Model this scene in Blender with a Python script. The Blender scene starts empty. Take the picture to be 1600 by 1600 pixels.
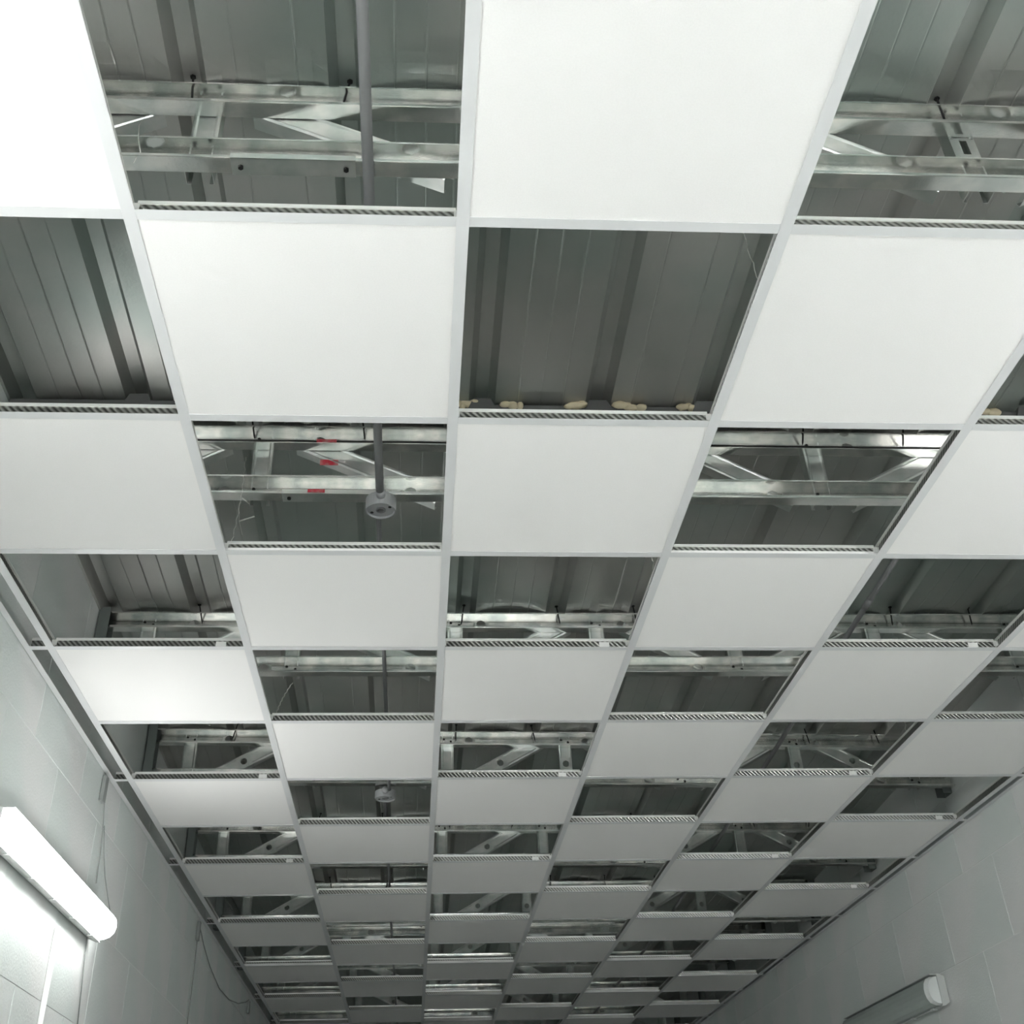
import bpy, bmesh, math, random
from mathutils import Vector, Matrix
random.seed(7)
S = bpy.context.scene
C = S.collection
PI = math.pi
# ------------------------------------------------------------------ camera
cam_data = bpy.data.cameras.new('camera')
cam = bpy.data.objects.new('camera', cam_data)
C.objects.link(cam)
S.camera = cam
def rmat(a, b, c):
    return Matrix.Rotation(c, 3, 'Z') @ Matrix.Rotation(a, 3, 'X') @ Matrix.Rotation(b, 3, 'Z')
CR = rmat(2.181, -0.02907, -0.06923)
M4 = CR.to_4x4(); M4.translation = Vector((-0.0742, -1.42864, 1.47274))
cam.matrix_world = M4
cam_data.sensor_width = 36
cam_data.lens = 36 * 1751.525 / 1600
cam_data.shift_x = 44.97 / 1600
cam_data.shift_y = -84.56 / 1600
cam_data.clip_start = 0.02
# ------------------------------------------------------------------ world, exposure
w = bpy.data.worlds.new('world'); S.world = w; w.use_nodes = True
w.node_tree.nodes['Background'].inputs[0].default_value = (0.75, 0.85, 1, 1)
w.node_tree.nodes['Background'].inputs[1].default_value = 0.4
S.view_settings.view_transform = 'Standard'
S.view_settings.look = 'None'
S.view_settings.exposure = 1.3
S.view_settings.gamma = 1
S.view_settings.use_curve_mapping = False
LAMP = 8.5          # emission of the lit diffusers
XL, XR, YB, YF, ZC = -1.285, 2.462, -3.9, 10.95, 3.0
def roof(y): return 3.583 - 0.048 * (min(y, 6.0) - 0.15)   # pitched deck, level over the far bay
# area light added for brightness, placed at the added window behind the camera
sd = bpy.data.lights.new('added_window_light', 'AREA'); sd.shape = 'RECTANGLE'; sd.size = 2.2; sd.size_y = 1.5
sd.energy = 330; sd.color = (1.0, 0.995, 0.975)
so = bpy.data.objects.new('added_window_light', sd); C.objects.link(so)
so.location = (0.6, YB + 0.03, 1.7); so.rotation_euler = (PI / 2, 0, PI)

# ------------------------------------------------------------------ materials
def mat(name, col, rough=0.5, metal=0.0, bump=0.0, scale=60, var=0.0, stretch=None, emit=None, tint=None, trans=0, vscale=None):
    m = bpy.data.materials.new(name); m.use_nodes = True
    nt = m.node_tree; b = nt.nodes['Principled BSDF']
    b.inputs['Base Color'].default_value = (*col, 1); b.inputs['Roughness'].default_value = rough
    b.inputs['Metallic'].default_value = metal
    if trans: b.inputs['Transmission Weight'].default_value = trans
    if emit:
        b.inputs['Emission Color'].default_value = (*emit[0], 1); b.inputs['Emission Strength'].default_value = emit[1]
    tc = nt.nodes.new('ShaderNodeTexCoord'); mp = nt.nodes.new('ShaderNodeMapping')
    if stretch: mp.inputs['Scale'].default_value = stretch
    nt.links.new(tc.outputs['Object'], mp.inputs['Vector'])
    if bump:
        n = nt.nodes.new('ShaderNodeTexNoise'); n.inputs['Scale'].default_value = scale; n.inputs['Detail'].default_value = 4
        nt.links.new(mp.outputs[0], n.inputs['Vector'])
        bp = nt.nodes.new('ShaderNodeBump'); bp.inputs['Strength'].default_value = bump; bp.inputs['Distance'].default_value = 0.002
        nt.links.new(n.outputs['Fac'], bp.inputs['Height']); nt.links.new(bp.outputs[0], b.inputs['Normal'])
    if var:
        n2 = nt.nodes.new('ShaderNodeTexNoise'); n2.inputs['Scale'].default_value = vscale or scale * 0.15; n2.inputs['Detail'].default_value = 3
        nt.links.new(mp.outputs[0], n2.inputs['Vector'])
        mx = nt.nodes.new('ShaderNodeMix'); mx.data_type = 'RGBA'
        t = tint or tuple(c * (1 - var) for c in col)
        mx.inputs[6].default_value = (*col, 1); mx.inputs[7].default_value = (*t, 1)
        rr = nt.nodes.new('ShaderNodeMapRange'); rr.inputs[1].default_value = 0.4; rr.inputs[2].default_value = 0.62
        nt.links.new(n2.outputs['Fac'], rr.inputs[0]); nt.links.new(rr.outputs[0], mx.inputs[0])
        nt.links.new(mx.outputs[2], b.inputs['Base Color'])
    return m
M = {}
M['tile'] = mat('tile_white', (0.88, 0.872, 0.86), 0.9, bump=0.15, scale=500, var=0.02, vscale=300)
M['tee'] = mat('tee_white_enamel', (0.70, 0.71, 0.715), 0.42)
M['galv'] = mat('galvanised_sheet', (0.90, 0.89, 0.86), 0.19, 1.0, bump=0.1, scale=180, var=0.15, vscale=14, tint=(0.70, 0.73, 0.71))
M['galv2'] = mat('galvanised_web', (0.84, 0.84, 0.82), 0.3, 0.92, bump=0.12, scale=150, var=0.2, vscale=10, tint=(0.64, 0.69, 0.66))
M['deck'] = mat('roof_deck_zinc', (0.53, 0.525, 0.505), 0.38, 0.85, bump=0.25, scale=90, var=0.2, vscale=1.6, tint=(0.40, 0.45, 0.425))
M['stem'] = mat('tee_steel', (0.88, 0.88, 0.86), 0.42, 0.6)
M['brack'] = mat('dull_bracket_steel', (0.26, 0.29, 0.28), 0.5, 0.8, bump=0.1, scale=150)
M['bolt'] = mat('dark_bolt', (0.03, 0.03, 0.03), 0.5, 0.6)
M['block'] = mat('painted_block', (0.80, 0.81, 0.80), 0.62, bump=0.5, scale=120, var=0.06, vscale=2.0, tint=(0.74, 0.79, 0.77))
M['mortar'] = mat('painted_joint', (0.86, 0.87, 0.86), 0.7, bump=0.3, scale=120)
M['floor'] = mat('floor_screed', (0.60, 0.60, 0.58), 0.45, bump=0.2, scale=20, var=0.1)
M['house'] = mat('lamp_housing_grey', (0.55, 0.57, 0.56), 0.45)
M['lit'] = mat('lit_diffuser', (0.9, 0.9, 0.9), 0.4, emit=((0.99, 1.0, 0.98), LAMP))
M['unlit'] = mat('clear_ribbed_diffuser', (0.56, 0.63, 0.60), 0.18, bump=0.3, scale=40, stretch=(30, 1, 30), trans=0.25)
M['cap'] = mat('diffuser_end_cap', (0.78, 0.81, 0.80), 0.25)
M['tube'] = mat('glass_tube_white', (0.85, 0.86, 0.85), 0.25)
M['conduit'] = mat('grey_pvc_conduit', (0.22, 0.225, 0.23), 0.5)
M['box'] = mat('pale_grey_plastic', (0.42, 0.43, 0.44), 0.5)
M['black'] = mat('black_opening', (0.012, 0.012, 0.012), 0.7)
M['foam'] = mat('yellowish_foam', (0.72, 0.63, 0.44), 0.85, bump=0.8, scale=60, var=0.2)
M['plug'] = mat('dark_closure_foam', (0.12, 0.122, 0.12), 0.9, bump=0.5, scale=80)
M['wire'] = mat('bright_wire', (0.8, 0.8, 0.76), 0.3, 1.0)
M['cable'] = mat('grey_cable', (0.30, 0.32, 0.31), 0.6)
M['wcable'] = mat('white_cable', (0.85, 0.86, 0.85), 0.5)
M['red'] = mat('red_marking_paint', (0.55, 0.03, 0.05), 0.5, var=0.5, scale=300, tint=(0.5, 0.2, 0.2))
M['sticker'] = mat('paper_sticker', (0.8, 0.8, 0.78), 0.6)
M['wood'] = mat('added_frame_white', (0.8, 0.8, 0.8), 0.4)
M['glass'] = mat('added_window_glass', (0.9, 0.95, 1), 0.05, trans=1)
# the stitched stem of the tees: small slanted punch marks
def stitched():
    m = mat('stitched_steel', (0.62, 0.62, 0.60), 0.32, 1.0); nt = m.node_tree; b = nt.nodes['Principled BSDF']
    tc = nt.nodes.new('ShaderNodeTexCoord')
    wv = nt.nodes.new('ShaderNodeTexWave'); wv.bands_direction = 'DIAGONAL'; wv.inputs['Scale'].default_value = 40
    wv.inputs['Distortion'].default_value = 0
    nt.links.new(tc.outputs['Object'], wv.inputs['Vector'])
    mx = nt.nodes.new('ShaderNodeMix'); mx.data_type = 'RGBA'; mx.inputs[6].default_value = (0.13, 0.13, 0.12, 1); mx.inputs[7].default_value = (0.50, 0.50, 0.48, 1)
    nt.links.new(wv.outputs['Fac'], mx.inputs[0]); nt.links.new(mx.outputs[2], b.inputs['Base Color'])
    bp = nt.nodes.new('ShaderNodeBump'); bp.inputs['Distance'].default_value = 0.002; bp.inputs['Strength'].default_value = 0.6
    nt.links.new(wv.outputs['Fac'], bp.inputs['Height']); nt.links.new(bp.outputs[0], b.inputs['Normal'])
    return m
M['stitch'] = stitched()
# perforated speckle on the tile face
# ------------------------------------------------------------------ helpers
class MB:
    def __init__(s): s.v = []; s.f = []
    def add(s, vs, fs):
        o = len(s.v); s.v += [tuple(v) for v in vs]; s.f += [[i + o for i in f] for f in fs]; return s
    def box(s, x0, x1, y0, y1, z0, z1):
        return s.add([(x0, y0, z0), (x1, y0, z0), (x1, y1, z0), (x0, y1, z0), (x0, y0, z1), (x1, y0, z1), (x1, y1, z1), (x0, y1, z1)],
              [(0, 3, 2, 1), (4, 5, 6, 7), (0, 1, 5, 4), (1, 2, 6, 5), (2, 3, 7, 6), (3, 0, 4, 7)])
    def chbox(s, x0, x1, y0, y1, z0, z1, c):
        # box with chamfered edges: convex 24-vertex shape
        vs = []
        for sx in (0, 1):
            for sy in (0, 1):
                for sz in (0, 1):
                    X = (x0, x1)[sx]; Y = (y0, y1)[sy]; Z = (z0, z1)[sz]
                    dx = (c, -c)[sx]; dy = (c, -c)[sy]; dz = (c, -c)[sz]
                    vs += [(X, Y + dy, Z + dz), (X + dx, Y, Z + dz), (X + dx, Y + dy, Z)]
        def i(sx, sy, sz, k): return (sx * 4 + sy * 2 + sz) * 3 + k
        fs = [(i(0,0,0,0), i(0,0,1,0), i(0,1,1,0), i(0,1,0,0)), (i(1,0,0,0), i(1,1,0,0), i(1,1,1,0), i(1,0,1,0)),
              (i(0,0,0,1), i(1,0,0,1), i(1,0,1,1), i(0,0,1,1)), (i(0,1,0,1), i(0,1,1,1), i(1,1,1,1), i(1,1,0,1)),
              (i(0,0,0,2), i(0,1,0,2), i(1,1,0,2), i(1,0,0,2)), (i(0,0,1,2), i(1,0,1,2), i(1,1,1,2), i(0,1,1,2))]
        for a in (0, 1):
            for b in (0, 1):
                fs.append((i(a,b,0,0), i(a,b,1,0), i(a,b,1,1), i(a,b,0,1)))
                fs.append((i(a,0,b,0), i(a,1,b,0), i(a,1,b,2), i(a,0,b,2)))
                fs.append((i(0,a,b,1), i(1,a,b,1), i(1,a,b,2), i(0,a,b,2)))
                for c2 in (0, 1): fs.append((i(a,b,c2,0), i(a,b,c2,1), i(a,b,c2,2)))
        return s.add(vs, fs)
    def prism(s, prof, a, b, axis='x', closed=False, cap=False):
        # profile of (u,v) swept from a to b along axis; x: (y,z); y: (x,z)
        n = len(prof)
        if axis == 'x': vs = [(a, u, v) for u, v in prof] + [(b, u, v) for u, v in prof]
        elif axis == 'y': vs = [(u, a, v) for u, v in prof] + [(u, b, v) for u, v in prof]
        else: vs = [(u, v, a) for u, v in prof] + [(u, v, b) for u, v in prof]
        fs = [(i, (i + 1) % n, (i + 1) % n + n, i + n) for i in range(n if closed else n - 1)]
        if cap: fs += [tuple(range(n - 1, -1, -1)), tuple(range(n, 2 * n))]
        return s.add(vs, fs)
    def tube(s, pts, r, n=8, cap=True):
        pts = [Vector(p) for p in pts]; vs = []; fs = []
        up = Vector((0, 0, 1))
        for k, p in enumerate(pts):
            t = (pts[min(k + 1, len(pts) - 1)] - pts[max(k - 1, 0)]).normalized()
            a = t.cross(up)
            if a.length < 0.1: a = t.cross(Vector((1, 0, 0)))
            a.normalize(); b = t.cross(a).normalized()
            rr = r[k] if isinstance(r, (list, tuple)) else r
            for q in range(n):
                an = 2 * PI * q / n
                vs.append(p + (a * math.cos(an) + b * math.sin(an)) * rr)
        for k in range(len(pts) - 1):
            for q in range(n):
                fs.append((k * n + q, k * n + (q + 1) % n, (k + 1) * n + (q + 1) % n, (k + 1) * n + q))
        if cap: fs += [tuple(range(n)), tuple(range(len(pts) * n - 1, (len(pts) - 1) * n - 1, -1))]
        return s.add(vs, fs)
    def xf(s, m):
        s.v = [tuple(m @ Vector(v)) for v in s.v]; return s
    def mesh(s, name, m, smooth=False):
        me = bpy.data.meshes.new(name); me.from_pydata(s.v, [], s.f); me.update()
        bm = bmesh.new(); bm.from_mesh(me); bmesh.ops.recalc_face_normals(bm, faces=bm.faces); bm.to_mesh(me); bm.free()
        if m: me.materials.append(M[m])
        if smooth:
            for p in me.polygons: p.use_smooth = True
        return me
    def obj(s, name, m, parent=None, smooth=False, loc=None):
        return link(name, s.mesh(name, m, smooth), parent, loc)
def link(name, me, parent=None, loc=None):
    o = bpy.data.objects.new(name, me); C.objects.link(o)
    if parent: o.parent = parent
    if loc: o.location = loc
    return o
def tag(o, label, cat, group=None):
    o['label'] = label; o['category'] = cat
    if group: o['group'] = group
    return o
def thing(name, loc, label, cat, group=None):
    return tag(link(name, None, None, loc), label, cat, group)
def struct(o): o['kind'] = 'structure'; return o
def solidify(o, t, off=0):
    md = o.modifiers.new('solid', 'SOLIDIFY'); md.thickness = t; md.offset = off; return o

# ------------------------------------------------------------------ shell
struct(MB().box(XL - 0.15, XR + 0.15, YB - 0.15, YF + 0.15, -0.1, 0).obj('floor', 'floor'))
struct(MB().box(XL - 0.15, XR + 0.15, YF, YF + 0.14, 0, roof(YF) + 0.05).obj('wall_far', 'block'))
# wall behind the camera, with an opening for the added window
wx0, wx1, wz0, wz1 = -0.6, 1.8, 0.9, 2.5
struct(MB().box(XL - 0.15, wx0, YB - 0.14, YB, 0, 3.75).box(wx1, XR + 0.15, YB - 0.14, YB, 0, 3.75)
       .box(wx0, wx1, YB - 0.14, YB, 0, wz0).box(wx0, wx1, YB - 0.14, YB, wz1, 3.75).obj('wall_near', 'block'))
wn = struct(link('added_window_1', None, None, (0.6, YB - 0.07, 1.7)))  # unseen window, added to go with the extra brightening light
hw, hh = (wx1 - wx0) / 2, (wz1 - wz0) / 2
MB().box(-hw, hw, -.03, .03, -hh, -hh + .05).box(-hw, hw, -.03, .03, hh - .05, hh).box(-hw, -hw + .05, -.03, .03, -hh + .05, hh - .05) \
    .box(hw - .05, hw, -.03, .03, -hh + .05, hh - .05).box(-.03, .03, -.03, .03, -hh + .05, hh - .05).obj('added_window_frame', 'wood', wn)
MB().box(-hw + .05, -.03, -.004, .004, -hh + .05, hh - .05).obj('added_pane', 'glass', wn)
MB().box(.03, hw - .05, -.004, .004, -hh + .05, hh - .05).obj('added_pane', 'glass', wn)

COURSE = 0.337
def block_wall(name, x, side, pitch, y_ref):
    # side: +1 the wall body lies towards +x of its face
    body = struct(MB().box(min(x, x + side * 0.14), max(x, x + side * 0.14), YB - 0.15, YF + 0.15, 0, 3.76).obj(name, 'mortar'))
    # the lower part stays plain and flush with the blocks
    zlow = 2.82 - 4 * COURSE
    y0, y1 = YB, YF
    fc = MB().box(min(x, x - side * 0.002), max(x, x - side * 0.002), y0, y1, 0.0, zlow - 0.004)
    fc.obj('lower_face', 'block', body)
    g = 0.0028
    full = MB().chbox(-0.002, 0.002, -(pitch - g) / 2, (pitch - g) / 2, -(COURSE - g) / 2, (COURSE - g) / 2, 0.001).mesh('block', 'block')
    for k in range(-4, 3):
        zc = 2.82 + (k + 0.5) * COURSE
        ph = 0 if k % 2 == 0 else 0.5
        if zc - COURSE / 2 > roof(YB): continue
        n0 = int(math.floor((y0 - y_ref) / pitch)) - 1
        for n in range(n0, n0 + int((y1 - y0) / pitch) + 3):
            a = y_ref + (n + ph) * pitch; b = a + pitch
            top = min(zc + COURSE / 2, roof(b) + 0.03)
            if b < y0 + 0.02 or a > y1 - 0.02: continue
            if top < zc - COURSE / 2 + 0.05: continue
            cut = (a < y0 or b > y1 or top < zc + COURSE / 2 - 1e-4)
            if cut:
                a2, b2 = max(a, y0), min(b, y1)
                MB().chbox(x - .002, x + .002, a2 + g / 2, b2 - g / 2, zc - COURSE / 2 + g / 2, top - g / 2, 0.001).obj('block', 'block', body)
            else:
                j = random.uniform(-0.0004, 0.0004)
                link('block', full, body, (x + j, (a + b) / 2, zc))
    return body
block_wall('wall_left', XL, -1, 0.573, 3.21)
block_wall('wall_right', XR, +1, 0.625, 3.18)

# ------------------------------------------------------------------ roof deck
RIBS = [-0.90 - 0.335, -0.90, -0.59, -0.245, 0.11, 0.46, 0.785, 1.115, 1.45, 1.79, 2.13, 2.47]
JOIST_Y = [-2.12, -0.98, 0.150, 1.338, 2.467, 3.555, 4.70, 5.785, 6.90, 8.02, 9.14, 10.26]
ceil = struct(link('ceiling', None, None, (0, 0, 0)))
ys = []
y = YB
while y < YF:
    ys.append(y)
    near = min(abs(y - (j)) for j in JOIST_Y)
    y += 0.03 if near < 0.16 else 0.12
ys.append(YF)
def deck_profile(xa, xb):
    P = []; ribs = [r for r in RIBS if xa <= r <= xb]
    bw, tw, h = 0.039, 0.019, 0.036
    edges = []
    P.append((xa, 0, 0))
    prev = xa
    for r in ribs + [None]:
        end = (r - bw) if r is not None else xb
        span = end - prev
        if span > 0.05:
            nq = 8 if span > 0.18 else 4
            for q in range(1, nq):
                xx = prev + span * q / nq
                t = math.sin(PI * q / nq) if nq == 8 else 0.5
                if q in (2, 6) or (q == 4 and nq == 8):
                    P += [(xx - 0.003, 0, t), (xx, 0.0014, t), (xx + 0.003, 0, t)]
                else: P.append((xx, 0, t))
        if r is None: P.append((xb, 0, 0)); break
        if r - bw > prev + 1e-4: P.append((r - bw, 0, 0))
        P += [(r - tw, h, 0), (r + tw, h, 0), (r + bw, 0, 0)]
        prev = r + bw
    return P
cuts = [XL, -0.42, 0.62, 1.62, XR]
for a, b in zip(cuts[:-1], cuts[1:]):
    P = deck_profile(a, b); n = len(P); vs = []; fs = []
    for yy in ys:
        dd = min(abs(yy - (j - 0.005)) for j in JOIST_Y[2:]) if yy > -0.2 else 1
        lift = 0.014 * math.exp(-(dd / 0.055) ** 2)
        for (xx, zz, t) in P: vs.append((xx, yy, roof(yy) + zz + lift * t + 0.0008))
    for k in range(len(ys) - 1):
        for i in range(n - 1): fs.append((k * n + i, k * n + i + 1, (k + 1) * n + i + 1, (k + 1) * n + i))
    o = MB().add(vs, fs).obj('roof_sheet', 'deck', ceil)
    md = o.modifiers.new('solid', 'SOLIDIFY'); md.thickness = 0.0012; md.offset = 1 if o.data.polygons[0].normal.z > 0 else -1

# ------------------------------------------------------------------ steel joists (light gauge trusses)
NODES = [-1.10, -0.548, 0.07, 0.62, 1.155, 1.72, 2.28]
def cprof(mb, a, b, h, d, y0=0.0, lip=0.011, holes=(), hr=0.0195, slot=False, rid=True):
    """C section along x, height h centred on z=0, open to -y, web at y0+d; one welded mesh"""
    t = 0.0012
    def strip(u0, v0, u1, v1):  # thin sheet between two profile points, with thickness
        dx, dz = u1 - u0, v1 - v0; L = math.hypot(dx, dz); nx, nz = -dz / L * t, dx / L * t
        mb.prism([(u0, v0), (u1, v1), (u1 + nx, v1 + nz), (u0 + nx, v0 + nz)], a, b, 'x', True, True)
    z0, z1 = -h / 2, h / 2; yb = y0 + d
    strip(y0, z0, y0, z0 + lip * (.65 if rid is True else 1)); strip(yb, z0, y0, z0)
    strip(y0, z1, yb, z1); strip(y0, z1 - lip * (.4 if rid is True else 1), y0, z1)
    # web with holes and two swage ridges
    for yy in (yb,):
        hs = sorted(hh for hh in holes if a + 0.03 < hh < b - 0.03); x = a
        for hx in hs + [None]:
            e = (hx - 0.03) if hx is not None else b
            if rid == 'edge':
                g = h * 0.5 - .006
                pr = [(yy, z0), (yy + .0022, -g - .003), (yy + .0022, -g), (yy, -g + .004), (yy, g - .004), (yy + .0022, g), (yy + .0022, g + .003), (yy, z1)]
            elif rid:
                pr = [(yy, z0)] + [(yy - .0016 * (1 - math.cos(2 * PI * q / 6)) , z0 + .010 + (h - .030) * q / 30) for q in range(31)] + [(yy, z1)]
            else: pr = [(yy, z0), (yy, z1)]
            mb.prism(pr, x, e, 'x')
            if hx is None: break
            ov = [(hx - .03, z0), (hx, z0), (hx + .03, z0), (hx + .03, 0), (hx + .03, z1), (hx, z1), (hx - .03, z1), (hx - .03, 0)]
            if slot: iv = [(hx - hr * 1.5, -hr * .55), (hx, -hr * .55), (hx + hr * 1.5, -hr * .55), (hx + hr * 1.5, 0), (hx + hr * 1.5, hr * .55), (hx, hr * .55), (hx - hr * 1.5, hr * .55), (hx - hr * 1.5, 0)]
            else: iv = [(hx + hr * math.cos(an), hr * math.sin(an)) for an in [PI * 1.25 + q * PI / 4 for q in range(8)]]
            vs = [(p, yy, q) for p, q in ov] + [(p, yy, q) for p, q in iv] + [(p, yy + .0012, q) for p, q in iv]
            fs = [(q, (q + 1) % 8, (q + 1) % 8 + 8, q + 8) for q in range(8)] + [(q + 8, (q + 1) % 8 + 8, (q + 1) % 8 + 16, q + 16) for q in range(8)]
            mb.add(vs, fs); x = hx + .03
    return mb
CH, CD = 0.062, 0.040
HOLES = [-0.93, -0.38, 0.17, 0.72, 1.27, 1.83, 2.3]
LW = XR - XL
top_me = cprof(MB(), XL + 0.012, XR - 0.012, CH, CD, holes=HOLES).mesh('top_chord', 'galv')
bot_me = cprof(MB(), XL + 0.012, XR - 0.012, CH, CD, holes=[h + 0.28 for h in HOLES]).mesh('bottom_chord', 'galv')
TZ, BZ = -0.002 - CH / 2, -0.216            # chord centres under the deck
def member(x0, z0, x1, z1, wdt, holes, slot=False):
    L = math.hypot(x1 - x0, z1 - z0); an = math.atan2(z1 - z0, x1 - x0)
    mb = cprof(MB(), 0, L, wdt, 0.036, 0.0, 0.009, holes=[h * L for h in holes], hr=0.0155, slot=slot, rid='edge')
    mb.xf(Matrix.Translation((0, 0.036, 0)) @ Matrix.Diagonal((1, -1, 1, 1)))
    mb.xf(Matrix.Translation((x0, 0, z0)) @ Matrix.Rotation(-an, 4, 'Y'))
    return mb
vert_me = member(0, BZ - 0.026, 0, TZ + 0.02, 0.056, []).mesh('vertical_web', 'galv2')
vert_slot = member(0, BZ - 0.026, 0, TZ + 0.02, 0.056, [0.62], True).mesh('vertical_web', 'galv2')
vert_hole = member(0, BZ - 0.026, 0, TZ + 0.02, 0.056, [0.45]).mesh('vertical_web', 'galv2')
def diag_me(span, up, hole):   # from (0,bottom/top) to (span,..)
    za, zb = (BZ - 0.008, TZ + 0.005) if up else (TZ + 0.005, BZ - 0.008)
    return member(0, za, span, zb, 0.058, [0.45] if hole else []).mesh('diagonal_web', 'galv2')
screw_me = MB().tube([(0, 0, 0.034), (0, 0, -0.035), (0, 0, -0.045)], [0.0028, 0.0028, 0.0008], 6).tube([(0, 0, 0.0385), (0, 0, 0.034)], 0.007, 6).mesh('screw', 'bolt')
rivet_me = MB().tube([(0, 0.0, 0), (0, 0.004, 0)], 0.005, 6).mesh('rivet', 'bolt')
plate_me = {}
def end_plate(side):
    # C channel bracket fixed upright to the wall; open side faces into the room
    s = side
    lo, hi = sorted((0, s * 0.003))
    mb = MB().box(lo, hi, -0.012, 0.062, -0.262, 0.012)
    lo, hi = sorted((0, s * 0.042))
    mb.box(lo, hi, -0.012, -0.0095, -0.262, 0.012).box(lo, hi, 0.0595, 0.062, -0.262, 0.012)
    return mb.mesh('end_bracket', 'brack')
ord_w = ['nearest', 'second', 'third', 'fourth', 'fifth', 'sixth', 'seventh', 'eighth', 'ninth', 'tenth', 'eleventh', 'twelfth']
ORD = ['first', 'second', 'third', 'fourth', 'fifth', 'sixth', 'seventh', 'eighth', 'ninth', 'tenth', 'eleventh', 'twelfth', 'thirteenth', 'fourteenth', 'fifteenth', 'sixteenth', 'seventeenth', 'eighteenth', 'nineteenth']
ep = {1: end_plate(1), -1: end_plate(-1)}
SKEW = {3.555: 0.030, 4.70: 0.02, 5.785: 0.01}
for ti, ty in enumerate(JOIST_Y):
    vis = ti - 2
    if vis < 0: lab = 'galvanised steel roof joist above the tiles, behind the camera and out of the picture'; grp = 'roof joists out of the picture'
    else:
        lab = ['galvanised roof joist nearest the camera, seen through the topmost openings',
               'galvanised roof joist with red paint marks, above the round conduit box'][vis] if vis < 2 else \
              '%s galvanised lattice roof joist from the camera, above the tile grid' % ORD[vis]
        grp = 'galvanised lattice joists under the roof deck'
    t = thing('roof_joist', (0, ty, roof(ty)), lab, 'roof joist', grp)
    t.rotation_euler = (0, 0, SKEW.get(ty, 0))
    link('top_chord', top_me, t, (0, 0, TZ)); link('bottom_chord', bot_me, t, (0, 0, BZ))
    for k, nx in enumerate(NODES):
        me = vert_slot if (vis == 0 and k == 4) else (vert_hole if vis in (3, 5) and k % 2 == 1 else vert_me)
        link('vertical_web', me, t, (nx, CD + 0.002, 0))
    for k in range(len(NODES) - 1):
        a, b = NODES[k], NODES[k + 1]
        up = (k % 2 == 0)
        x0, x1 = (a + 0.085, b - 0.11) if up else (a + 0.11, b - 0.085)
        key = (round(x1 - x0, 3), up, vis >= 3)
        if key not in plate_me: plate_me[key] = diag_me(x1 - x0, up, vis >= 3)
        link('diagonal_web', plate_me[key], t, (x0, CD + 0.003, 0))
    dy = SKEW.get(ty, 0)
    link('end_bracket', ep[1], t, (XL + 0.0055, dy * XL, 0)); link('end_bracket', ep[-1], t, (XR - 0.0055, dy * XR, 0))
    if vis >= 0:
        for r in RIBS[1:-1]:
            if vis > 5: break
            o = link('screw', screw_me, t, (r + random.uniform(-.012, .012), 0.014, 0)); o.rotation_euler = (random.uniform(-.1, .1), random.uniform(-.25, .25), 0)
        if vis < 5:
            for nx in NODES:
                for zz in (TZ, BZ):
                    for s in (-1, 1): link('rivet', rivet_me, t, (nx + s * 0.016, CD - 0.0045, zz - s * .006))
    if vis in (0, 1):
        x0, x1 = (-0.475, -0.215) if vis == 0 else (-0.475, -0.19)
        sp = MB().box(x0, x1, -0.0025, CD + 0.002, BZ - CH / 2 - 0.0032, BZ - CH / 2 - 0.001).box(x0, x1, -0.0032, -0.001, BZ - CH / 2 - 0.0032, BZ - CH / 2 + 0.012).obj('splice_plate', 'galv2', t)
        for bx in (x0 + 0.02, x1 - 0.02):
            MB().tube([(bx, 0.02, BZ - CH / 2 - 0.0085), (bx, 0.02, BZ - CH / 2 - 0.003)], 0.006, 6).obj('bolt', 'bolt', sp)
    if vis == 1:
        for (xa, xb, za, zb, yy) in [(-0.385, -0.325, TZ - .031 + 0.0, TZ - .020, -0.0016), (-0.375, -0.32, -0.118, -0.098, CD + 0.002), (-0.40, -0.35, BZ - CH / 2, BZ - CH / 2 + .011, -0.0046)]:
            o = MB().box(xa, xb, yy - .0008, yy, za, zb).obj('paint_mark', 'red', t); o['label'] = 'red paint mark on the steel'

# ------------------------------------------------------------------ suspended grid and tiles
CI = {-2: 'leftmost column', -1: 'second column', 0: 'third column',
      1: 'fourth column', 2: 'fifth column', 3: 'rightmost column'}
ROW = lambda j: 0.6 * j + {1: .005, 2: .004, 3: -.006, 4: -.003, 5: -.004, 6: -.002, 8: .004, 9: .02, 10: .02, 11: .03}.get(j, 0)
J0, J1 = -3, 18
CRt = CR.transposed(); CC = Vector((-0.0742, -1.42864, 1.47274))
def pj(x, y, z):
    d = CRt @ (Vector((x, y, z)) - CC)
    if d.z >= 0: return None
    return 755.03 + 1751.5 * d.x / -d.z, 715.44 - 1751.5 * d.y / -d.z
def seen(x0, x1, y0, y1, z=3.0):
    for a in range(5):
        for b in range(5):
            p = pj(x0 + (x1 - x0) * a / 4, y0 + (y1 - y0) * b / 4, z)
            if p and 2 < p[0] < 1598 and 2 < p[1] < 1598: return True
    return False
tee_y0, tee_y1 = ROW(J0), YF
tnames = {-2: 'leftmost white main tee rail of the ceiling grid, beside the left wall', -1: 'second white main tee rail from the left in the ceiling grid',
          0: 'third white main tee rail from the left, running nearly straight down the photo', 1: 'fourth white main tee rail from the left, slanting down from the top edge',
          2: 'fifth white main tee rail from the left in the ceiling grid', 3: 'sixth white main tee rail from the left, next to last before the right wall', 4: 'rightmost white main tee rail of the ceiling grid, beside the right wall'}
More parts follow.
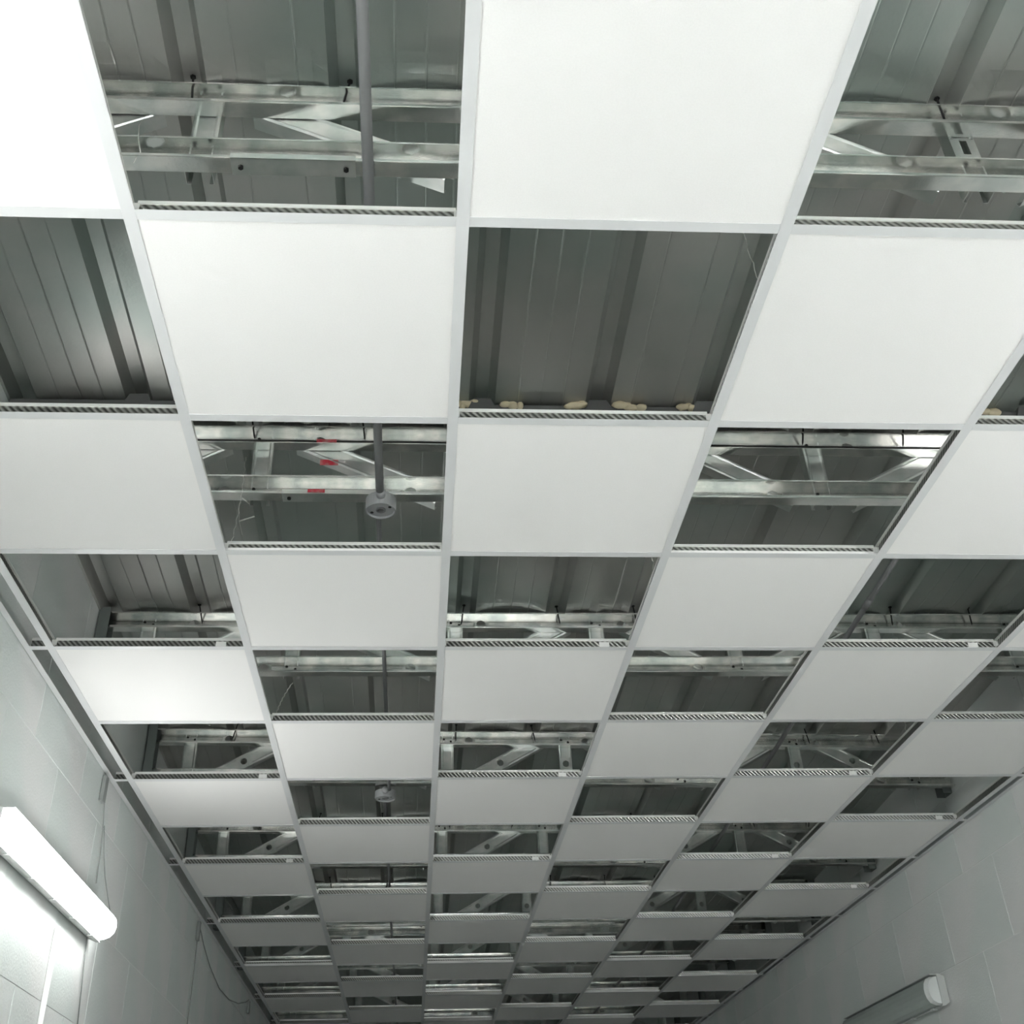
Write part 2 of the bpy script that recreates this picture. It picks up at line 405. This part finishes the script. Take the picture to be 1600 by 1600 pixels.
def tee(parent, a, b, axis, wdt=0.024, hgt=0.038, ends=True):
    h = wdt / 2
    fl = MB().prism([(-h, 0.0006), (-h, 0), (h, 0), (h, 0.0006), (h - .0008, 0.0016), (-h + .0008, 0.0016)], a, b, axis, True, True).mesh('flange', 'tee')
    st = MB().prism([(-.0009, .0016), (.0009, .0016), (.0009, hgt - .009), (-.0009, hgt - .009)], a, b, axis, True, True).mesh('stem', 'stitch')
    bu = MB().prism([(-.0034, hgt - .009), (.0034, hgt - .009), (.0034, hgt - .001), (.0022, hgt), (-.0022, hgt), (-.0034, hgt - .001)], a, b, axis, True, True).mesh('bulb', 'stem')
    return fl, st, bu
for i in range(-2, 5):
    t = thing('main_tee', (0.6 * i, 0, ZC), tnames[i], 'ceiling grid rail', 'main tees of the ceiling grid')
    fl, st, bu = tee(t, tee_y0, tee_y1, 'y')
    link('flange', fl, t); link('stem', st, t); link('bulb', bu, t)
cf, cs, cb = tee(None, 0.0122, 0.5878, 'x', hgt=0.034)
clip_me = MB().box(0.0012, 0.003, -.006, .006, .012, .026).box(.003, .016, -.0022, -.0012, .010, .028).mesh('end_clip', 'stem')
clip_me2 = MB().box(0.597, 0.5988, -.006, .006, .012, .026).box(.584, .597, -.0022, -.0012, .010, .028).mesh('end_clip', 'stem')
stk_me = MB().box(0.50, 0.532, -0.0014, -0.0009, 0.006, 0.022).mesh('sticker', 'sticker')
cnt = {}
for c in range(-2, 4):
    for j in range(J0, J1 + 1):
        if seen(0.6 * c + .02, 0.6 * c + .58, ROW(j) - .01, ROW(j) + .01):
            cnt[c] = cnt.get(c, 0) + 1
            lab = 'white cross tee in the %s of the grid, %s from the top edge' % (CI[c], ORD[cnt[c] - 1])
            grp = 'cross tees of the ceiling grid'
        else:
            lab = 'white cross tee of the ceiling grid beyond the edge of the photo'; grp = 'cross tees outside the photo'
        t = thing('cross_tee', (0.6 * c, ROW(j), ZC), lab, 'ceiling grid bar', grp)
        link('flange', cf, t); link('stem', cs, t); link('bulb', cb, t)
        if j < 10: link('end_clip', clip_me, t); link('end_clip', clip_me2, t)
        hole_near = (c + (j - 1)) % 2 == 0     # the opening lies on the camera side of this bar
        if hole_near and 2 < j < 9 and c in (-2, 0, 2, 3): link('sticker', stk_me, t)['label'] = 'small paper sticker'
# short stubs to the wall angles
def stub(x0, x1, j, lab, grp):
    t = thing('edge_tee', ((x0 + x1) / 2, ROW(j), ZC), lab, 'ceiling grid bar', grp)
    fl, st, bu = tee(t, x0 - (x0 + x1) / 2, x1 - (x0 + x1) / 2, 'x', hgt=0.034)
    link('flange', fl, t); link('stem', st, t); link('bulb', bu, t)
n = 0
for j in range(1, J1 + 1, 2):
    sn = seen(XL, -1.2, ROW(j) - .01, ROW(j) + .01)
    if sn: n += 1
    stub(XL + 0.0245, -1.2122, j, 'short white grid stub reaching the left wall, %s from the camera' % ORD[n - 1] if sn else 'short white grid stub at the left wall beyond the photo', 'short stubs at the left wall' if sn else 'left stubs outside the photo')
n = 0
for j in range(2, J1 + 1):
    sn = seen(2.41, XR, ROW(j) - .01, ROW(j) + .01)
    if sn: n += 1
    stub(2.4122, XR - 0.0245, j, 'short white grid stub reaching the right wall, %s from the camera' % ORD[n - 1] if sn else 'short white grid stub at the right wall beyond the photo', 'short stubs at the right wall' if sn else 'right stubs outside the photo')
# wall angles
struct(MB().box(XL + .0048, XL + .0242, tee_y0, YF, ZC, ZC + .0012).box(XL + .0048, XL + .0058, tee_y0, YF, ZC + .0012, ZC + .024).obj('trim_1', 'tee'))
struct(MB().box(XR - .0242, XR - .0048, tee_y0, YF, ZC, ZC + .0012).box(XR - .0058, XR - .0048, tee_y0, YF, ZC + .0012, ZC + .024).obj('trim_2', 'tee'))
# tiles
tile_me = MB().chbox(-.296, .296, -.296, .296, 0, .014, .0012).mesh('ceiling_tile', 'tile')
cnt = {}
for c in range(-2, 4):
    for r in range(J0, J1):
        if (c + r) % 2 == 0 or r < -1: continue      # unseen tiles behind the camera left out so light reaches the deck
        yc = (ROW(r) + ROW(r + 1)) / 2
        o = link('ceiling_tile', tile_me, None, (0.6 * c + 0.3 + random.uniform(-.001, .001), yc, ZC + 0.0018))
        if seen(0.6 * c + .02, 0.6 * c + .58, ROW(r) + .02, ROW(r + 1) - .02):
            cnt[c] = cnt.get(c, 0) + 1
            tag(o, 'white tile in the %s of the ceiling, %s from the top edge' % (CI[c], ORD[cnt[c] - 1]), 'ceiling tile', 'white ceiling tiles')
        else: tag(o, 'square white ceiling tile beyond the edge of the photo', 'ceiling tile', 'ceiling tiles outside the photo')

# ------------------------------------------------------------------ conduits and boxes above the grid
def conduit(x, y0, y1, dz, lab, r=0.0118):
    pts = [(0, yy - y0, roof(yy) + dz - roof(y0) - dz) for yy in [y0 + (y1 - y0) * k / 24 for k in range(25)]]
    pts = [(a, b, max(c, 3.05 - roof(y0) - dz)) for a, b, c in pts]
    t = thing('conduit', (x, y0, roof(y0) + dz), lab, 'conduit', None)
    MB().tube(pts, r, 12).obj('pipe', 'conduit', t, True)
    k = y0 + 0.7
    while k < y1:
        a = k - y0
        if k > 5.5: break
        MB().tube([(0, a, -0.048 * a), (0, a + 0.06, -0.048 * (a + 0.06))], r + 0.0022, 12).obj('coupling', 'conduit', t, True); k += 3.0
    return t
conduit(-0.188, -3.0, 1.32, -0.268, 'long grey conduit pipe passing under the nearest roof joist to the round box')
conduit(-0.195, 1.40, 3.60, -0.262, 'thin dark grey conduit running between the two round boxes', 0.0075)
conduit(-0.215, 3.69, 10.4, -0.262, 'thin dark grey conduit running on beyond the far round box', 0.0075)
conduit(1.465, 1.2, 10.4, -0.262, 'dark conduit above the fifth column of the grid, toward the right wall', 0.0095)
def junction_box(x, y, r, h, lab):
    z = roof(y) - 0.268
    t = thing('junction_box', (x, y, z - h * .62), lab, 'junction box', 'round conduit boxes')
    n = 28
    def ring(rad, zz): return [(rad * math.cos(2 * PI * q / n), rad * math.sin(2 * PI * q / n), zz) for q in range(n)]
    rs = [(r * .93, h), (r, h * .9), (r, .004), (r * .985, 0), (r * .9, 0), (r * .88, .006), (r * .32, .006)]
    vs = []; fs = []
    for rad, zz in rs: vs += ring(rad, zz)
    for k in range(len(rs) - 1):
        for q in range(n): fs.append((k * n + q, k * n + (q + 1) % n, (k + 1) * n + (q + 1) % n, (k + 1) * n + q))
    fs.append(tuple(range(n)))
    MB().add(vs, fs).obj('body', 'box', t)
    vs = []; fs = []
    for rad, zz in [(r * .32, .006), (r * .32, .002), (r * .25, .001), (r * .22, .018)]: vs += ring(rad, zz)
    for k in range(3):
        for q in range(n): fs.append((k * n + q, k * n + (q + 1) % n, (k + 1) * n + (q + 1) % n, (k + 1) * n + q))
    MB().add(vs, fs).obj('entry_collar', 'conduit', t)
    MB().add(ring(r * .22, .017), [tuple(range(n))]).obj('entry_hole', 'black', t)
    for an in (2.6, -0.5):
        MB().tube([(r * .68 * math.cos(an), r * .68 * math.sin(an), .0045), (r * .68 * math.cos(an), r * .68 * math.sin(an), .008)], r * .11, 8).obj('screw_hole', 'black', t)
    for s in (-1, 1):
        MB().tube([(0, s * (r - .004), h * .62), (0, s * (r + .022), h * .62)], 0.0135, 12).obj('spout', 'box', t, True)
    return t
junction_box(-0.186, 1.356, 0.045, 0.044, 'round pale grey conduit box hanging below the second roof joist, hole facing down')
junction_box(-0.213, 3.63, 0.047, 0.036, 'small far round grey conduit box in the opening lower down the photo')

# ------------------------------------------------------------------ sheet end closures and foam
ye = 1.228
cl = thing('rib_closure_strip', (0, ye, roof(ye)), 'dark foam closure strip with rib plugs at the end of the roof sheets', 'closure strip')
MB().box(XL + .012, XR - .012, -.002, .05, -.036, -.0035).obj('strip', 'plug', cl)
for r in RIBS[1:-1]:
    MB().prism([(-.043, -.030), (-.026, .010), (.026, .010), (.043, -.030)], -.018, .012, 'y', True, True).obj('plug', 'plug', cl, loc=(r, 0, -.002))
# foam lumps
def foam(pts, lab):
    mb = MB(); bm = bmesh.new()
    for (px, dz, rx, rz) in pts:
        m = Matrix.Translation((px, random.uniform(-.005, .004), dz)) @ Matrix.Diagonal((rx, 0.014, rz, 1))
        bmesh.ops.create_icosphere(bm, subdivisions=2, radius=1, matrix=m)
    x = sum(p[0] for p in pts) / len(pts)
    for v in bm.verts:
        v.co += Vector((random.uniform(-1, 1), random.uniform(-1, 1), random.uniform(-1, 1))) * 0.0014
        v.co.x -= x
    me = bpy.data.meshes.new('foam_lump'); bm.to_mesh(me); bm.free(); me.materials.append(M['foam'])
    for p in me.polygons: p.use_smooth = True
    o = link('foam_lump', me, None, (x, ye - 0.008, roof(ye) - .006))
    tag(o, lab, 'foam', 'foam lumps at the sheet end')
foam([(.062, 0, .028, .010), (.09, .004, .016, .008), (.052, -.012, .008, .012), (.03, .001, .02, .009)], 'cream foam lump left of the leftmost rib plug, with a drip')
foam([(.182, .001, .02, .008), (.205, -.004, .018, .008), (.225, -.004, .010, .012), (.20, .002, .02, .006)], 'ragged cream foam lump just right of the leftmost rib plug')
foam([(.39, -.001, .028, .012), (.41, .003, .02, .010), (.372, -.003, .016, .008)], 'rounded cream foam lump left of the middle rib plug')
foam([(.525, 0, .026, .012), (.56, -.004, .024, .010), (.59, -.006, .018, .009), (.545, .003, .02, .009)], 'longest cream foam lump, right of the middle rib plug')
foam([(.715, -.005, .02, .009), (.745, -.004, .014, .010), (.735, .003, .012, .008)], 'small cream foam lump beside the right-hand rib plug')
foam([(1.685, -.004, .024, .014), (1.66, -.002, .018, .010)], 'cream foam lump in the opening at the right edge of the photo')

# ------------------------------------------------------------------ hanger wires
def wire(pts, lab, r=0.0011, name='hanger_wire', m='wire', cat='wire', grp=None):
    p0 = Vector(pts[0])
    o = MB().tube([Vector(p) - p0 for p in pts], r, 5).obj(name, m, None, True, loc=p0)
    return tag(o, lab, cat, grp)
def twist(a, b, n=26, amp=0.002, bow=(0, 0, 0)):
    a, b = Vector(a), Vector(b); out = []
    for k in range(n + 1):
        t = k / n; p = a.lerp(b, t) + Vector(bow) * math.sin(PI * t)
        out.append(p + Vector((math.sin(k * 1.9) * amp, math.cos(k * 1.9) * amp, 0)))
    return out
G = 'hanger wires of the ceiling grid'
wire([(-.665, .146, 3.46), (-.672, .140, 3.42), (-.668, .142, 3.38), (-.66, .15, 3.345), (-.668, .155, 3.335), (-.67, .15, 3.31)], 'loose bent wire looped over the lower chord of the nearest joist', grp=G)
wire(twist((-.563, 1.185, 3.30), (-.581, 1.222, 3.038), bow=(.006, 0, 0)) , 'thin hanger wire dropping beside the second main tee below the second joist', 0.0009, grp=G)
wire(twist((.606, .19, 3.30), (.604, .182, 3.038), 14, .002, bow=(-.008, 0, 0)), 'curling pale wire in the opening with foam lumps', grp=G)
wire(twist((-.538, 2.51, 3.20), (-.582, 2.436, 3.038), bow=(-.006, 0, 0)), 'twisted hanger wire below the third joist, beside the second main tee', 0.0016, grp=G)
wire(twist((.601, 1.34, 3.30), (.598, 1.35, 3.038), 26, .003), 'twisted hanger wire at the upper right of the opening left of the fourth main tee', 0.0014, grp=G)
wire(twist((1.80, 2.58, 3.26), (1.80, 2.60, 3.038), 20, .003), 'twisted hanger wire beside the sixth main tee, toward the right wall', 0.0014, grp=G)
for (a, b, lab) in [((-.556, 1.167, 3.15), (-.539, 1.196, 3.15), 'upper of two short wire offcuts hanging at the second main tee'),
                    ((-.578, 1.286, 3.15), (-.534, 1.262, 3.15), 'lower of two short wire offcuts hanging at the second main tee')]:
    wire([a, b], lab, 0.0022, 'wire_offcut', grp='wire offcuts')
wire([(-.556, 1.167, 3.15), (-.568, 1.20, 3.15), (-.578, 1.284, 3.148), (-.567, 1.295, 3.11)], 'fine wire trailing between the two wire offcuts', 0.0007, grp=G)

# ------------------------------------------------------------------ wall lights
def light(x, side, y0, y1, zc, lit, lab, hh=0.066, grp=None):
    """side=+1 faces +x (left wall), -1 faces -x. Weatherproof twin tube batten"""
    s = side
    t = thing('wall_light', (x, (y0 + y1) / 2, zc), lab, 'wall light', grp)
    L = (y1 - y0) / 2
    def pr(pts): return [(s * u, v) for u, v in pts]
    MB().prism(pr([(0.004, -hh * .8), (.030, -hh * 1.04), (.045, -hh * 1.06), (.045, -hh), (.040, -hh * .98), (.040, hh), (.074, hh * 1.02), (.074, hh * 1.06), (.030, hh * 1.08), (.004, hh * .9)]), -L, L, 'y', True, True).obj('housing', 'house', t)  # lips made deeper to shade the wall close to the lamp
    d = 0.104
    curve = [(.041, hh * .97), (.062, hh * .94), (.086, hh * .80), (.099, hh * .5), (d, hh * .15), (d, -hh * .15), (.099, -hh * .5), (.086, -hh * .80), (.062, -hh * .94), (.041, -hh * .97)]
    c2 = [(.041, hh * .90), (.060, hh * .85), (.078, hh * .68), (.088, hh * .4), (.092, hh * .1), (.092, -hh * .1), (.088, -hh * .4), (.078, -hh * .68), (.060, -hh * .85), (.041, -hh * .90)]
    n = len(curve)
    mb = MB().prism(pr(curve), -L + .03, L - .03, 'y')
    o = mb.obj('diffuser', 'lit' if lit else 'unlit', t, False)
    for e in (-1, 1):
        a, b = e * (L - .03), e * (L - .004)
        vs = [(s * u, a, v) for u, v in curve] + [(s * u, b, v) for u, v in c2]
        fs = [(q, q + 1, q + 1 + n, q + n) for q in range(n - 1)] + [tuple(range(n, 2 * n))]
        MB().add(vs, fs).obj('end_cap', 'lit' if lit else 'cap', t)
    for k in range(5):
        yy = -L + .12 + (2 * L - .24) * k / 4
        for q in (-1,):
            MB().box(min(s * .03, s * .050), max(s * .03, s * .050), yy - .018, yy + .018, min(q * (hh * .98), q * (hh + .007)), max(q * (hh * .98), q * (hh + .007))).obj('clip', 'house', t)
    if not lit:
        for q in (-1, 1): MB().tube([(s * .065, -L + .04, q * .028), (s * .065, L - .04, q * .028)], .013, 12).obj('lamp_tube', 'tube', t, True)
    return t
light(XL + .0025, 1, 1.81, 3.07, 2.466, True, 'glowing fluorescent batten light on the left wall, overexposed white', hh=0.048)
light(XR - .0025, -1, 4.26, 5.56, 2.403, False, 'unlit fluorescent batten light with clear cover on the right wall')
GL = 'added batten lights out of view'  # unseen lights added to brighten the near tiles and the plenum
for (lx, ls, la) in [(XL + .0025, 1, -1.2), (XL + .0025, 1, -3.2), (XR - .0025, -1, -0.6), (XR - .0025, -1, -2.9)]:
    light(lx, ls, la, la + 1.3, 2.447, True, 'added lit batten light on a side wall out of view', grp=GL)

# ------------------------------------------------------------------ cables on the left wall
def onx(u, v, X):
    d = CR @ Vector(((u - 755.03) / 1751.5, -(v - 715.44) / 1751.5, -1)); return CC + d * ((X - CC.x) / d.x)
XW = XL + .008
def wcable(px, lab, r, m='cable', name='wall_cable', grp='cables on the left wall'):
    pts = [onx(u, v, XW) for u, v in px]
    return wire(pts, lab, r, name, m, 'cable', grp)
wcable([(164, 1228), (161, 1290), (157, 1330), (150, 1380)], 'thin grey cable dropping from the ceiling edge to the glowing wall light', .0022)
wcable([(163, 1290), (162, 1330), (164, 1370), (168, 1400), (172, 1425)], 'thinner grey cable hanging loosely beside the first, near the wall light', .0018)
wcable([(136, 1462), (131, 1510), (121, 1600)], 'thin grey cable running down the wall below the glowing light', .0022)
wcable([(311, 1442), (306, 1490), (299, 1550), (292, 1605)], 'thin grey cable dropping straight down the left wall from the far clip', .0028)
wcable([(312, 1446), (318, 1475), (328, 1510), (343, 1545), (358, 1562), (372, 1568), (384, 1566), (389, 1562)], 'grey cable sagging in a loop along the far left wall below the trim', .0028)
# straight surface conduit under the lit batten
a = onx(80, 1500, XL + .012)
t = MB().tube([(0, 0, 0), (0, 0, -1.15)], .009, 10).obj('surface_conduit', 'wcable', None, True, loc=(XL + .0135, a.y, 2.375))
tag(t, 'white vertical conduit on the left wall under the glowing light', 'conduit')
for (u, v, hgt, lab) in [(163, 1221, .10, 'small grey cable clip on the left wall at the ceiling edge, nearer one'), (310, 1446, .10, 'small grey cable clip on the left wall at the ceiling edge, middle one'), (388, 1569, .08, 'small grey cable clip on the left wall at the ceiling edge, farthest one')]:
    p = onx(u, v, XW)
    o = MB().chbox(-.004, .012, -.02, .02, -hgt, 0, .002).obj('cable_clip', 'cable', None, loc=(XW, p.y, min(p.z + .02, 2.995)))
    tag(o, lab, 'clip', 'cable clips')
